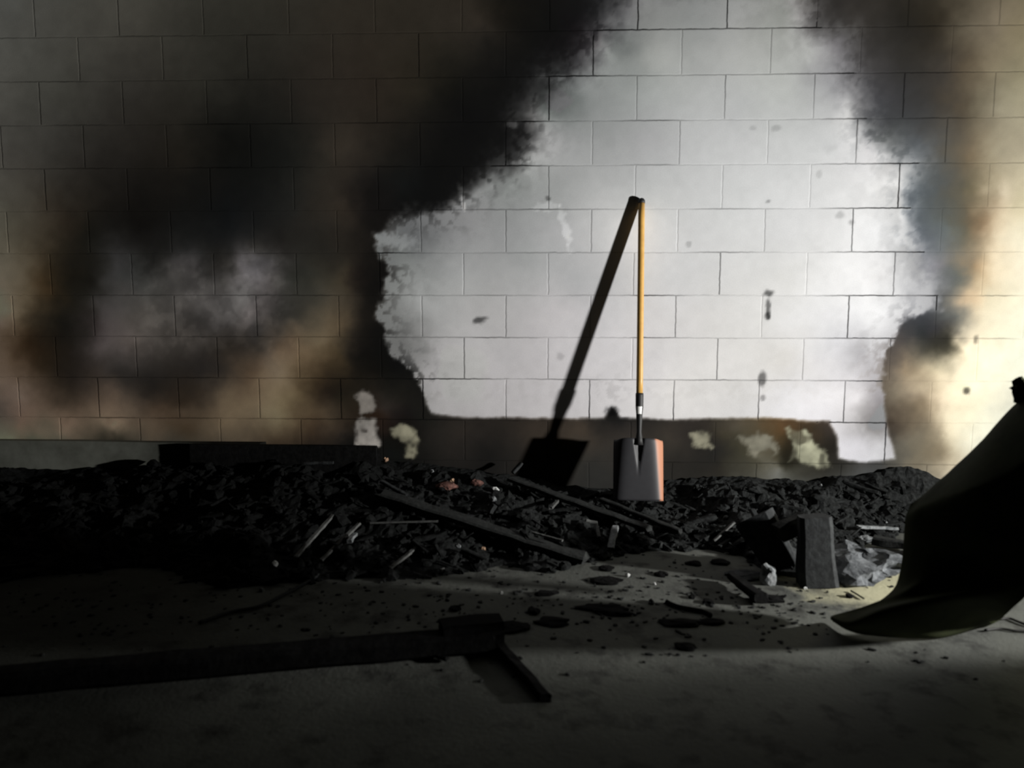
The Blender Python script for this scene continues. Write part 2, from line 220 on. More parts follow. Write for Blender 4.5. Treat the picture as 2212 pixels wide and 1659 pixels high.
def wall_surface():
    xs = np.concatenate([np.linspace(-6, X0, 8)[:-1], np.arange(X0, X1, .0072), np.linspace(X1, 6, 8)])
    zs = np.concatenate([np.arange(0, 2.7, .0072), np.linspace(2.7, ZT, 5)])
    X, Z = np.meshgrid(xs, zs); x = X.ravel(); z = Z.ravel()
    wx = x + fbm(x, z, .09) * .045; wz = z + fbm(x + 9, z + 5, .09) * .04
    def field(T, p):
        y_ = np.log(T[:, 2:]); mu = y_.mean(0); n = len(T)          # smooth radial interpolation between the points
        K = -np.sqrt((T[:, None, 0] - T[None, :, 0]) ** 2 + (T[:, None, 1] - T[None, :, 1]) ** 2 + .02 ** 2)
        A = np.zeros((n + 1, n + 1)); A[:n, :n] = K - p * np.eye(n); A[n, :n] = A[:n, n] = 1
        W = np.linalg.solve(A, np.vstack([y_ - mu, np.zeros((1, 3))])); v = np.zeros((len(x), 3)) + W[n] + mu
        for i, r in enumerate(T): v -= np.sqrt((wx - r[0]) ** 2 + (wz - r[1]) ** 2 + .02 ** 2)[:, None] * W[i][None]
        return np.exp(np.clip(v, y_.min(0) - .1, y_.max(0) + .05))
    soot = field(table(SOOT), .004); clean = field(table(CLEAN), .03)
    P = [(v.x, v.z) for v in (at_y(a, b, WY) for a, b in CLEANP)]
    d = poly_sdf(P, x, z)
    soft = .012 + .10 * sm(1.3, 1.9, z) + .05 * sm(1.45, 1.65, x) * sm(.9, 1.1, z) + .03 * sm(-.3, .3, z * 0 + 1 - np.abs(x - .1)) * sm(1.1, 1.6, z)
    rag = sm(-.5, -.35, -np.abs(x) * 0 - .4) * fbm(x, z, .05, 3) * .022 + fbm(x + 4, z, .022, 2) * .012 + fbm(x, z, .2, 2) * .02 * sm(.5, .7, z)
    k = sm(-1, 1, (d + rag * sm(.46, .6, z) + rag * .35) / soft)
    # flaking speckle just inside the burnt edge, and soot mottling on the bare block
    sp = sm(-.02, .3, fbm(x + 2, z + 8, .03, 4)) * np.exp(-np.clip(d, 0, 1) / .05) * sm(.5, .65, z)
    mott = 1 + .10 * fbm(x, z, .35, 4) + .05 * fbm(x, z, .03, 2)
    # each block took the heat a little differently
    row = np.floor((z - .0414) / .1978); bx = np.floor((x - .005 + np.where(row % 2 == 0, .198, 0)) / .3965)
    hsh = np.modf(np.abs(np.sin(row * 12.98 + bx * 78.23) * 43758.5))[0]
    mott = mott * (1 + (hsh - .5) * .07)
    patch = sm(.15, .4, fbm(x + 1, z + 3, .13, 4)) * np.exp(-np.clip(d, 0, 1) / .14)
    # half-cleaned panel low on the left: blotchy, sharper edged
    pan = sm(-2.1, -1.8, x) * sm(-1.12, -1.28, x) * sm(.66, .85, z) * sm(1.28, 1.16, z)
    soot = soot * np.exp(pan * (.8 * fbm(x + 5, z + 2, .12, 4) + .25 * sm(.0, .2, fbm(x + 6, z, .06, 3))))[:, None]
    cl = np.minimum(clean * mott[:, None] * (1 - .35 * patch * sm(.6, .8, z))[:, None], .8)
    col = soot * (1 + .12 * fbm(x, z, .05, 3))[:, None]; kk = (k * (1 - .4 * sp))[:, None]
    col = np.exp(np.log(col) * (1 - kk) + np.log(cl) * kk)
    # chips and drips on the bare block
    for px, py, rx, ry, a in ((1035, 692, 12, 7, .8), (1045, 687, 9, 3, .5), (1660, 634, 10, 7, .8), (1659, 665, 5, 22, .75), (1657, 683, 6, 9, .8), (1647, 818, 8, 14, .75), (1648, 860, 5, 6, .5), (1184, 428, 5, 5, .6), (1675, 277, 9, 6, .25), (1627, 277, 7, 5, .2), (1660, 435, 5, 4, .45), (1488, 527, 6, 6, .3), (1815, 465, 10, 7, .3), (1840, 480, 6, 5, .4), (2088, 845, 8, 8, .85), (2108, 733, 5, 9, .6), (1770, 375, 6, 8, .2), (1210, 770, 8, 8, .25), (1322, 888, 13, 10, .9)):
        c = at_y(px, py, WY); q = np.hypot((x - c.x) / (rx / 455), (z - c.z) / (ry / 455)) + fbm(x, z, .02, 2) * .5
        col = col * (1 - a * sm(1.5, .6, q))[:, None]
    for px, py, rx, ry, a in ((1220, 490, 9, 34, .35), (1180, 448, 24, 9, .3), (997, 425, 5, 22, 2.5), (975, 440, 22, 6, 1.2), (850, 520, 40, 14, .6), (1105, 270, 10, 6, 4), (1110, 352, 22, 5, 1.3), (1195, 165, 22, 6, 1.2)):
        c = at_y(px, py, WY); q = np.hypot((x - c.x + .25 * (z - c.z)) / (rx / 455), (z - c.z) / (ry / 455)) + fbm(x, z, .02, 2) * 1.1
        col = np.minimum(col * (1 + a * sm(1.5, .6, q))[:, None], .8)
    # small pale panes low on the wall, with sharp ragged edges
    for P_px, c_ in (([(772, 862), (785, 850), (802, 856), (812, 872), (811, 889), (778, 893)], (.36, .33, .30)), ([(764, 908), (790, 899), (812, 903), (813, 961), (778, 962), (762, 935)], (.60, .56, .52)), ([(843, 925), (862, 915), (884, 922), (897, 955), (901, 978), (880, 985), (862, 958)], (.42, .40, .29)),
                     ([(1640, 935), (1668, 942), (1682, 965), (1674, 990), (1655, 1006), (1634, 1000), (1612, 965), (1585, 945), (1592, 936)], (.21, .20, .155)), ([(1704, 925), (1745, 930), (1755, 955), (1790, 985), (1795, 1002), (1750, 1010), (1718, 994), (1702, 1000), (1712, 965)], (.34, .34, .245)), ([(1498, 938), (1530, 934), (1534, 962), (1500, 956)], (.24, .23, .17))):
        dd = poly_sdf([(v.x, v.z) for v in (at_y(a, b_, WY) for a, b_ in P_px)], x, z) + fbm(x, z, .06, 4) * .035
        kk2 = (sm(-.012, .016, dd) * (1 - .75 * sm(.1, .45, fbm(x + 7, z + 1, .07, 3))))[:, None]; col = col * (1 - kk2) + np.array(c_)[None] * (.95 + .7 * fbm(x, z, .06, 3))[:, None] * kk2
    jd = np.where(k > .5, .14 + .7 * np.exp(-np.abs(d) / .16) + .35 * sm(1.7, 2.1, z) + .25 * sm(1.3, 1.6, x) * sm(.6, .9, z), .10)
    jd = np.clip(jd + 1.0 * fbm(x, z * 0 + row, .3, 3), .04, .92)
    nx = len(xs); nz = len(zs); vs = [(float(a), WY, float(b)) for a, b in zip(x, z)]
    idx = np.arange(nx * nz).reshape(nz, nx)
    fs = np.stack([idx[:-1, :-1], idx[:-1, 1:], idx[1:, 1:], idx[1:, :-1]], -1).reshape(-1, 4).tolist()
    bv, bf = box(-6, 6, WY + .004, WY + .2, 0, ZT); base = len(vs); vs += bv; fs += [[i + base for i in f] for f in bf]
    me = bpy.data.meshes.new('wall_back'); me.from_pydata(vs, [], fs)
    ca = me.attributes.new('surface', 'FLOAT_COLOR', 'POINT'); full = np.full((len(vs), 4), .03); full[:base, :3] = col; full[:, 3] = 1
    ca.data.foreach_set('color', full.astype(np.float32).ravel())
    ja = me.attributes.new('joint', 'FLOAT', 'POINT'); jj = np.zeros(len(vs)); jj[:base] = jd; ja.data.foreach_set('value', jj.astype(np.float32))
    o = bpy.data.objects.new('wall_back', me); C.objects.link(o); tag(o, kind='structure')
    q = Nt('fire_marked_block'); b = q.b
    at = q.n('Attribute', attribute_name='surface'); aj = q.n('Attribute', attribute_name='joint'); tc = q.n('TexCoord')
    sep = q.n('SeparateXYZ'); q.l(tc.outputs['Object'], sep.inputs[0]); cmb = q.n('CombineXYZ')
    wob = q.n('TexNoise'); wob.inputs['Scale'].default_value = 35; q.l(tc.outputs['Object'], wob.inputs['Vector'])
    def mth(op, a, bb):
        m = q.n('Math', operation=op)
        for i, v in enumerate((a, bb)):
            if isinstance(v, (int, float)): m.inputs[i].default_value = v
            else: q.l(v, m.inputs[i])
        return m.outputs[0]
    wv = mth('MULTIPLY', mth('SUBTRACT', wob.outputs['Fac'], .5), .006)
    q.l(mth('ADD', mth('SUBTRACT', sep.outputs['X'], .005), wv), cmb.inputs['X']); q.l(mth('ADD', mth('SUBTRACT', sep.outputs['Z'], .0414), wv), cmb.inputs['Y'])
    br = q.n('TexBrick'); br.offset = .5; br.inputs['Scale'].default_value = 1; br.inputs['Brick Width'].default_value = .3965
    br.inputs['Row Height'].default_value = .1978; br.inputs['Mortar Size'].default_value = .0048; br.inputs['Mortar Smooth'].default_value = .7
    q.l(cmb.outputs[0], br.inputs['Vector'])
    dk = mth('SUBTRACT', 1.0, mth('MULTIPLY', br.outputs['Fac'], aj.outputs['Fac']))
    g = q.n('TexNoise'); g.inputs['Scale'].default_value = 220; g.inputs['Detail'].default_value = 4; q.l(tc.outputs['Object'], g.inputs['Vector'])
    gr = mth('ADD', .88, mth('MULTIPLY', g.outputs['Fac'], .24))
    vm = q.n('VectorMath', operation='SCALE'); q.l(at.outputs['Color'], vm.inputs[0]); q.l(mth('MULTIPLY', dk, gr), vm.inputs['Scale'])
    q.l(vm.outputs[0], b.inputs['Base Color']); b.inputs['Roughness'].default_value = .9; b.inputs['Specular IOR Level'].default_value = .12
    bh = mth('SUBTRACT', mth('MULTIPLY', g.outputs['Fac'], .35), br.outputs['Fac'])
    bp = q.n('Bump'); bp.inputs['Strength'].default_value = .35; bp.inputs['Distance'].default_value = .003; q.l(bh, bp.inputs['Height']); q.l(bp.outputs['Normal'], b.inputs['Normal'])
    me.materials.append(q.m)
wall_surface()
# floor: sooty concrete, finer tone from noise, wet ash stains
q = Nt('sooty_concrete'); tc = q.n('TexCoord'); vals = []
for s_, d_ in ((1.6, 5), (9, 6), (70, 5)):
    nz = q.n('TexNoise'); nz.inputs['Scale'].default_value = s_; nz.inputs['Detail'].default_value = d_; nz.inputs['Roughness'].default_value = .6; q.l(tc.outputs['Object'], nz.inputs['Vector']); vals.append(nz.outputs['Fac'])
r1 = q.n('MapRange'); r1.inputs['From Min'].default_value = .35; r1.inputs['From Max'].default_value = .62; q.l(vals[0], r1.inputs['Value'])
m1 = q.n('Mix', data_type='RGBA'); m1.inputs['A'].default_value = (.088, .092, .084, 1); m1.inputs['B'].default_value = (.125, .13, .117, 1); q.l(r1.outputs[0], m1.inputs['Factor'])
r2 = q.n('MapRange'); r2.inputs['From Min'].default_value = .52; r2.inputs['From Max'].default_value = .72; q.l(vals[1], r2.inputs['Value'])
m2 = q.n('Mix', data_type='RGBA'); m2.inputs['B'].default_value = (.03, .03, .028, 1); q.l(m1.outputs['Result'], m2.inputs['A']); q.l(r2.outputs[0], m2.inputs['Factor'])
gp = q.n('NewGeometry'); pc = at_z(1890, 1262); m3 = q.n('Mix', data_type='RGBA'); m3.inputs['B'].default_value = (.46, .44, .30, 1)    # pale plaster dust spilt by the shell
sb = q.n('VectorMath', operation='SUBTRACT'); sb.inputs[1].default_value = pc; q.l(gp.outputs['Position'], sb.inputs[0])
sc = q.n('VectorMath', operation='MULTIPLY'); sc.inputs[1].default_value = (1, 1.1, 1); q.l(sb.outputs[0], sc.inputs[0]); ln = q.n('VectorMath', operation='LENGTH'); q.l(sc.outputs[0], ln.inputs[0])
ad = q.n('Math', operation='MULTIPLY_ADD'); ad.inputs[1].default_value = .5; q.l(vals[1], ad.inputs[0]); q.l(ln.outputs['Value'], ad.inputs[2])
r3 = q.n('MapRange'); r3.inputs['From Min'].default_value = .62; r3.inputs['From Max'].default_value = .42; q.l(ad.outputs[0], r3.inputs['Value'])
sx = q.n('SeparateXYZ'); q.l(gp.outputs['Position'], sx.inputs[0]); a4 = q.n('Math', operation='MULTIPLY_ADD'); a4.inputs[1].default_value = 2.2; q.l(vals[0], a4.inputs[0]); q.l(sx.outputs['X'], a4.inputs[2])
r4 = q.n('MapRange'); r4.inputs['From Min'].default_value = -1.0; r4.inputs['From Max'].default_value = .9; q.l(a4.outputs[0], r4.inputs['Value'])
m4 = q.n('Mix', data_type='RGBA'); m4.inputs['A'].default_value = (.026, .027, .022, 1); q.l(m2.outputs['Result'], m4.inputs['B']); q.l(r4.outputs[0], m4.inputs['Factor'])     # dimness of the left floor mixed into its colour
q.l(m4.outputs['Result'], m3.inputs['A']); q.l(r3.outputs[0], m3.inputs['Factor'])
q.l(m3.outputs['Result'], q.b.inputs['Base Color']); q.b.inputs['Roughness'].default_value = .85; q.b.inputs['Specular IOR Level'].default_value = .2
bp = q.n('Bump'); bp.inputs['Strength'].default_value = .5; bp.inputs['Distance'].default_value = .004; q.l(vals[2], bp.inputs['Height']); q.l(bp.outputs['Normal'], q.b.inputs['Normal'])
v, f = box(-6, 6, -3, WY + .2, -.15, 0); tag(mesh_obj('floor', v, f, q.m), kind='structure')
v, f = box(-6, 6, -3, WY + .2, ZT, ZT + .15); tag(mesh_obj('ceiling', v, f, M['dark']), kind='structure')
v, f = box(-6.2, -6, -3, WY + .2, 0, ZT); tag(mesh_obj('wall_left', v, f, M['dark']), kind='structure')
v, f = box(6, 6.2, -3, WY + .2, 0, ZT); tag(mesh_obj('wall_right', v, f, M['dark']), kind='structure')
# low plinth running along the foot of the wall on the left
pa = at_y(-700, 946, WY - .06); pb = at_y(560, 960, WY - .06)
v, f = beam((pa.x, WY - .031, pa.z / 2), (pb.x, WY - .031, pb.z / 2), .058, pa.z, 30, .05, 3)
tag(mesh_obj('trim_1', v, f, add_x_grade(mat('grey_plinth', (.26, .27, .235), (.16, .165, .14), .9, 6, .3, .004, .1), -2.15, -1.6, 1.0, .04)), kind='structure')  # colour falls off almost to black at the right end
# ---------------------------------------------------------------- rubble heap
TOP = [(-400, 1012), (0, 1008), (330, 1004), (420, 990), (640, 985), (820, 990), (900, 1002), (1000, 1012), (1100, 1022), (1200, 1045), (1300, 1056), (1440, 1040), (1540, 1030), (1700, 1035), (1850, 1034), (1900, 1022), (1965, 1008), (2040, 1036), (2100, 1050), (2500, 1060)]
FRONT = [(-400, 1270), (0, 1255), (250, 1230), (330, 1222), (480, 1275), (600, 1262), (740, 1250), (900, 1252), (990, 1240), (1090, 1222), (1180, 1240), (1270, 1215), (1380, 1192), (1540, 1188), (1600, 1200), (1660, 1240), (1750, 1255), (1815, 1225), (1870, 1178), (1950, 1150), (2100, 1130), (2500, 1120)]
_t = [at_y(a, b, WY - .03) for a, b in TOP]; _f = [at_z(a, b, 0) for a, b in FRONT]
tx, tz = [p.x for p in _t], [p.z for p in _t]; fxs, fys = [p.x for p in _f], [p.y for p in _f]
def hm(x, y):
    x = np.asarray(x, float); y = np.asarray(y, float)
    h = np.interp(x, tx, tz); y0 = np.interp(x, fxs, fys); t = np.clip((y - y0) / (WY - .03 - y0), -1, 1)
    base = np.where(t > 0, h * (.30 * np.clip(t, 0, 1) ** .5 + .70 * np.clip(t, 0, 1) ** 1.6), t * .25)
    rub = (fbm(x, y, .16, 4) * .06 + np.abs(fbm(x + 3, y, .05, 3)) * .045) * np.clip(t * 4, 0, 1) * (1 - .6 * sm(.85, 1, t))
    return base + rub - .004
def on_heap(px, py, lift=0.0):
    d = ray(px, py)
    for i in range(1200):
        y = 1.6 + i * .002; s = y / d.y; z = H + d.z * s
        if z - lift <= max(0, float(hm(d.x * s, y))): return Vector((d.x * s, y, z))
    return Vector((d.x * s, y, z))
xs = np.arange(-3.6, 3.0, .017); ys = np.arange(2.70, WY - .012, .017); X, Y = np.meshgrid(xs, ys); Zh = hm(X, Y)
vs = [(float(a), float(b), float(c)) for a, b, c in zip(X.ravel(), Y.ravel(), Zh.ravel())]; idx = np.arange(X.size).reshape(X.shape)
fs = []
for i in range(len(ys) - 1):
    for j in range(len(xs) - 1):
        if max(Zh[i, j], Zh[i, j + 1], Zh[i + 1, j], Zh[i + 1, j + 1]) > -.02: fs.append((int(idx[i, j]), int(idx[i, j + 1]), int(idx[i + 1, j + 1]), int(idx[i + 1, j])))
rr = random.Random(5)
for i in range(1500):
    x = rr.uniform(-3.0, 2.2); y0 = float(np.interp(x, fxs, fys)); y = y0 + (WY - .12 - y0) * rr.random() ** 1.3
    z = float(hm(x, y)); s = rr.choice((.009, .012, .016, .022, .028)) * rr.uniform(.7, 1.3)
    if rr.random() < .22:
        a = rr.uniform(0, 3.14); L = s * rr.uniform(1.5, 3.2); dz = rr.uniform(-.02, .03)
        vf = beam((x - math.cos(a) * L, y - math.sin(a) * L * .6, z + dz * .3), (x + math.cos(a) * L, y + math.sin(a) * L * .6, z + dz + .01), s * .7, s * .5, 3, .3, i)
    else: vf = lump((x, y, z + s * .2), s, s * rr.uniform(.6, 1), s * rr.uniform(.4, .9), i, .6, 2, rot=rr.uniform(0, 3))
    vf = shift(vf, len(vs)); vs += [tuple(p) for p in vf[0]]; fs += vf[1]
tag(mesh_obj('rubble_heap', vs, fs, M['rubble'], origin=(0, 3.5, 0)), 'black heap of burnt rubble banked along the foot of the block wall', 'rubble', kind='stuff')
# thin scatter of grit on the bare floor
vs = []; fs = []
for i in range(900):
    px = rr.uniform(900, 2212) if rr.random() < .75 else rr.uniform(0, 900); py = rr.gauss(1300, 60)
    if py < 1195 or (px > 1790 and 1270 < py < 1400): continue
    p = at_z(px, py); s = rr.uniform(.0025, .008)
    vf = shift(lump((p.x, p.y, s * .3), s * rr.uniform(1, 2), s, s * .5, i, .4, 1, rot=rr.uniform(0, 3)), len(vs)); vs += vf[0]; fs += vf[1]
tag(mesh_obj('grit', vs, fs, M['char'], origin=(0, 2.6, 0)), 'fine black grit strewn over the concrete floor', 'grit', kind='stuff')
# ---------------------------------------------------------------- shovel
top = at_y(1386, 432, WY - .017); foot = at_y(1379, 1082, 3.63)
ax = (top - foot).normalized(); side = Vector((1, 0, 0)); side = (side - ax * side.dot(ax)).normalized(); nrm = ax.cross(side)
if nrm.y > 0: nrm = -nrm                    # towards the room
sh = thing('shovel', foot, 'long yellow-handled square shovel leaning upright against the white block wall', 'shovel')
Ls = (top - foot).length
def along(px, py):                          # distance along the shaft that shows at this picture height
    best = min(range(0, 1600), key=lambda i: abs((lambda p: 829.5 - F * (_rot.transposed() @ (p - Vector((0, 0, H)))).y / -(_rot.transposed() @ (p - Vector((0, 0, H)))).z)(foot + ax * i * .001) - py))
    return best * .001
s_bl, s_neck, s_col = along(1379, 947), along(1379, 893), along(1379, 849)
P_ = lambda s, n=0, u=0: foot + ax * s + nrm * n + side * u
v, f = tube([P_(s_col - .01 + (Ls - .012 - s_col + .01) * i / 12, .0) for i in range(13)], .0148, 20); mesh_obj('handle', v, f, M['yellow'], sh, True)
v, f = tube([P_(Ls - .016), P_(Ls - .006), P_(Ls), P_(Ls + .006), P_(Ls + .009)], [.0155, .0155, .0145, .010, .004], 20); tag(mesh_obj('end_cap', v, f, M['black'], sh, True), 'black end cap')
v, f = tube([P_(s_col), P_(s_col - .01), P_(s_neck + .03), P_(s_neck), P_(s_bl + .03), P_(s_bl), P_(s_bl - .03, .004)], [.0175, .018, .0175, .0145, .011, .016, .02], 20); so = mesh_obj('socket', v, f, M['black'], sh, True); tag(so, 'black metal socket')
vs = []; fs = []                            # sticker wrapped half way round the socket
for i in range(2):
    for j in range(9):
        a = -1.15 + 1.7 * j / 8; vs.append(P_(s_neck + (-.003 if i == 0 else .03)) + (nrm * math.cos(a) + side * math.sin(a)) * (.0162 if i == 0 else .0186))
for j in range(8): fs.append((j, j + 1, j + 10, j + 9))
k_ = mesh_obj('sticker', vs, fs, M['label'], so); k_.location = k_.location + (sh.location - so.location) - sh.location + Vector((0, 0, 0)); tag(k_, 'small white sticker')
k_.location = Vector(vs[0]) * 0 + (sum((Vector(q_) for q_ in vs), Vector()) / len(vs)).to_3d() - (sh.location + so.location); k_.location.z = min(q_.z for q_ in vs) - (sh.location + so.location).z
NU, NV = 41, 31; vs = []; fs = []; ru = []
for j in range(NV):
    vv = j / (NV - 1); s = s_bl * (1 - vv) + .002
    for i in range(NU):
        u = -1 + 2 * i / (NU - 1); hw = .112 * (1 - .04 * math.exp(-vv / .05))
        curl = (.046 * (1 - .55 * vv)) * abs(u) ** (4.0 + 2.2 * vv)
        gw = .24 * (1 - vv / .62); gr = 0
        if vv < .62: gr = .020 * (1 - vv / .62) * max(0, 1 - abs(u + .02) / max(gw, .05)) ** .8
        n = .014 - curl - gr
        drop = .018 * abs(u) ** 6 if vv == 0 else 0
        vs.append(P_(s - drop, n, u * hw * (1 - .0 * vv))); ru.append(sm(.60 + .2 * vv, .72 + .2 * vv, np.array(u)) * 1.0)  # orange tint on the right flank of the blade only
for j in range(NV - 1):
    for i in range(NU - 1): a = j * NU + i; fs.append((a, a + 1, a + NU + 1, a + NU))
bl = mesh_obj('blade', vs, fs, M['black'], sh, True); bl.data.attributes.new('orange_edge', 'FLOAT', 'POINT').data.foreach_set('value', np.array(ru, np.float32))
bl.modifiers.new('thick', 'SOLIDIFY').thickness = .002
q = Nt('worn_steel'); a_ = q.n('Attribute', attribute_name='orange_edge'); tc = q.n('TexCoord'); nz = q.n('TexNoise'); nz.inputs['Scale'].default_value = 40; nz.inputs['Detail'].default_value = 5; q.l(tc.outputs['Object'], nz.inputs['Vector'])
m0 = q.n('Mix', data_type='RGBA'); m0.inputs['A'].default_value = (.038, .038, .042, 1); m0.inputs['B'].default_value = (.028, .028, .031, 1); q.l(nz.outputs['Fac'], m0.inputs['Factor'])
m1 = q.n('Mix', data_type='RGBA'); m1.inputs['B'].default_value = (.44, .20, .12, 1); q.l(m0.outputs['Result'], m1.inputs['A']); q.l(a_.outputs['Fac'], m1.inputs['Factor']); q.l(m1.outputs['Result'], q.b.inputs['Base Color'])
q.b.inputs['Roughness'].default_value = .5; q.b.inputs['Specular IOR Level'].default_value = .3; bl.data.materials[0] = q.m; tag(bl, 'dark steel blade with an orange right edge')
# ---------------------------------------------------------------- scorched shell at the right
def crom(P, n):
    o = []; K = [P[0]] + list(P) + [P[-1]]; m = len(P) - 1
    for i in range(n):
        t = i / (n - 1) * m; k = min(int(t), m - 1); f_ = t - k; a, b, c, d = (Vector(K[k + j]) for j in range(4))
        o.append(.5 * ((2 * b) + (c - a) * f_ + (2 * a - 5 * b + 4 * c - d) * f_ ** 2 + (3 * b - a - 3 * c + d) * f_ ** 3))
    return o
fl = lambda px, py: tuple(at_z(px, py, .006)); ay = lambda px, py, y: tuple(at_y(px, py, y))
R = [[fl(1799, 1343), fl(1860, 1373), fl(2010, 1380), fl(2140, 1350), ay(2196, 1306, 2.38), ay(2330, 1165, 2.30)],
     [ay(1797, 1336, 2.46), ay(1838, 1348, 2.41), ay(1925, 1318, 2.40), ay(2060, 1290, 2.40), ay(2196, 1262, 2.35), ay(2330, 1130, 2.28)],
     [ay(1802, 1329, 2.49), ay(1862, 1316, 2.51), ay(1940, 1296, 2.49), ay(2060, 1270, 2.46), ay(2196, 1240, 2.37), ay(2330, 1110, 2.29)],
     [ay(1890, 1303, 2.55), ay(1935, 1280, 2.53), ay(1990, 1260, 2.49), ay(2080, 1240, 2.46), ay(2196, 1215, 2.37), ay(2330, 1090, 2.29)],
     [ay(1936, 1262, 2.59), ay(1962, 1248, 2.54), ay(2015, 1232, 2.48), ay(2090, 1215, 2.45), ay(2196, 1190, 2.36), ay(2330, 1070, 2.29)],
     [ay(1948, 1200, 2.59), ay(1972, 1190, 2.54), ay(2025, 1180, 2.47), ay(2100, 1165, 2.40), ay(2196, 1135, 2.35), ay(2330, 1040, 2.28)],
     [ay(1953, 1125, 2.59), ay(1976, 1116, 2.54), ay(2030, 1100, 2.47), ay(2105, 1070, 2.40), ay(2196, 1030, 2.35), ay(2330, 950, 2.28)],
     [ay(1961, 1096, 2.60), ay(1990, 1085, 2.55), ay(2050, 1060, 2.49), ay(2115, 1033, 2.42), ay(2196, 990, 2.37), ay(2330, 900, 2.29)],
     [ay(1968, 1085, 2.60), ay(2004, 1058, 2.60), ay(2050, 1020, 2.61), ay(2120, 950, 2.58), ay(2192, 877, 2.54), ay(2330, 742, 2.43)],
     [ay(1972, 1100, 2.62), ay(2008, 1075, 2.62), ay(2056, 1045, 2.63), ay(2126, 985, 2.60), ay(2200, 915, 2.56), ay(2330, 800, 2.45)],
     [ay(1978, 1190, 2.63), ay(2012, 1180, 2.63), ay(2066, 1160, 2.64), ay(2136, 1120, 2.61), ay(2210, 1060, 2.57), ay(2330, 980, 2.46)]]
NS = 34; rows = [crom(r, NS) for r in R]; cols = [crom([tuple(rows[j][i]) for j in range(len(R))], 46) for i in range(NS)]
vs = []; fs = []
for i in range(NS):
    for j in range(46):
        p = cols[i][j]; vs.append(p + n3(p, .18, 2) * .006 + n3(p, .05, 4) * .0015)
for i in range(NS - 1):
    for j in range(45): a = i * 46 + j; fs.append((a, a + 1, a + 47, a + 46))
so_ = mesh_obj('scorched_shell', vs, fs, M['shell'], None, True); so_.modifiers.new('thick', 'SOLIDIFY').thickness = .008
tag(so_, 'large blackened curved shell with a flared foot, cut off by the right edge', 'debris')
v, f = lump(ay(2208, 871, 2.535), .035, .018, .03, 4, .7, 3); tag(mesh_obj('torn_scrap', v, f, M['shell'], so_), 'ragged torn edge'); so_.children[0].location = Vector(ay(2208, 871, 2.535)) - so_.location
for k_, (pts, lab) in enumerate((([(2150, 1338), (2180, 1336), (2200, 1343), (2225, 1351), (2290, 1362)], 'upper of two thin burnt wires on the floor beside the blackened shell'),
                                 ([(2128, 1361), (2160, 1358), (2190, 1362), (2220, 1364), (2290, 1372)], 'lower of two thin burnt wires on the floor beside the blackened shell'))):
    c_ = crom([tuple(at_z(a, b, .006)) for a, b in pts], 24); v, f = tube(c_, .0042, 8)
    tag(mesh_obj('burnt_wire', v, f, M['wire'], None, True), lab, 'wire', 'burnt wires at the right')
v, f = beam((2.62, 2.25, .335), (2.80, 1.30, .335), .03, .67, 20, .06, 41); tag(mesh_obj('shade_board', v, f, M['char_soft']), 'unseen board added past the right edge of the view to shade the foreground floor', 'shade board')  # added out of view to keep the lamp off the front floor
# ---------------------------------------------------------------- timbers, sticks and lumps that can be told apart
def stick(name, a, b, wpx, m, label, cat, la=.01, lb=.01, t=None, group=None, ground=False, **k):
    A = at_z(*a, la) if ground else on_heap(*a, la); B = at_z(*b, lb) if ground else on_heap(*b, lb)
    w_ = wpx / F * (A.y + B.y) / 2
    v, f = beam(A, B, w_, t or w_ * .7, k.pop('seg', 10), k.pop('rough', .18), k.pop('seed', int(a[0])), **k)
    return tag(mesh_obj(name, v, f, M[m]), label, cat, group)
def blob(name, p, sx, sy, sz, m, label, cat, group=None, ground=False, rot=0, rough=.4, div=3):
    P = at_z(*p, 0) if ground else on_heap(*p, 0)
    v, f = lump(P + Vector((0, 0, sz * .55)), sx, sy, sz, int(p[0]), rough, div, rot=rot)
    return tag(mesh_obj(name, v, f, M[m]), label, cat, group)
# fallen timber in the foreground with its end block and the slat beside it
A = at_z(-260, 1492, .035); B = at_z(1078, 1378, .035)
v, f = beam(A, B, .075, .062, 40, .05, 11); fb = mesh_obj('fallen_timber', v, f, M['char_soft']); tag(fb, 'long black charred timber lying across the foreground floor from the left', 'timber')
A = at_z(956, 1376, .045); B = at_z(1082, 1362, .045); v, f = beam(A, B, .09, .088, 8, .08, 13); eb = mesh_obj('end_block', v, f, M['char_soft'], fb)
tag(eb, 'thicker charred end block')
stick('wood_splinter', (1080, 1398), (1180, 1508), 27, 'char_soft', 'short black slat lying end-on to the foreground timber, pointing at the viewer', 'slat', ground=True, la=.012, lb=.012)
stick('wood_splinter', (905, 1402), (965, 1424), 14, 'char_soft', 'small black splinter against the near side of the foreground timber', 'slat', ground=True)
# heap timbers
stick('charred_plank', (825, 1068), (1262, 1208), 44, 'char', 'long grey-black plank sloping down the middle of the heap to the floor', 'plank', la=.035, lb=.02, t=.03, seg=16)
stick('charred_plank', (1105, 1035), (1402, 1142), 26, 'char', 'thinner charred plank on the heap below and left of the shovel blade', 'plank', la=.05, lb=.03, t=.022, seg=14)
stick('charred_plank', (824, 1040), (878, 1070), 10, 'char_grey', 'short pale-edged splinter at the upper left end of the long plank', 'splinter', la=.04, lb=.04)
stick('wood_splinter', (1300, 1080), (1470, 1148), 14, 'char', 'narrow charred slat lying below the shovel blade', 'slat', la=.03, lb=.02)
stick('charred_post', (1760, 1268), (1752, 1118), 82, 'char_grey', 'upright square grey-black post stump standing in the heap on the right', 'post', ground=False, la=0, lb=.0, t=.09, up=(0, 1, .1)) if False else None
Pb = at_z(1765, 1262, 0); Pt = at_y(1756, 1112, Pb.y + .03); v, f = beam(Pb, Pt, .132, .10, 14, .09, 21, up=(0, 1, .05), taper=(1, .80)); tag(mesh_obj('charred_post', v, f, M['char_grey']), 'upright square grey-black post stump standing at the front of the heap', 'post')
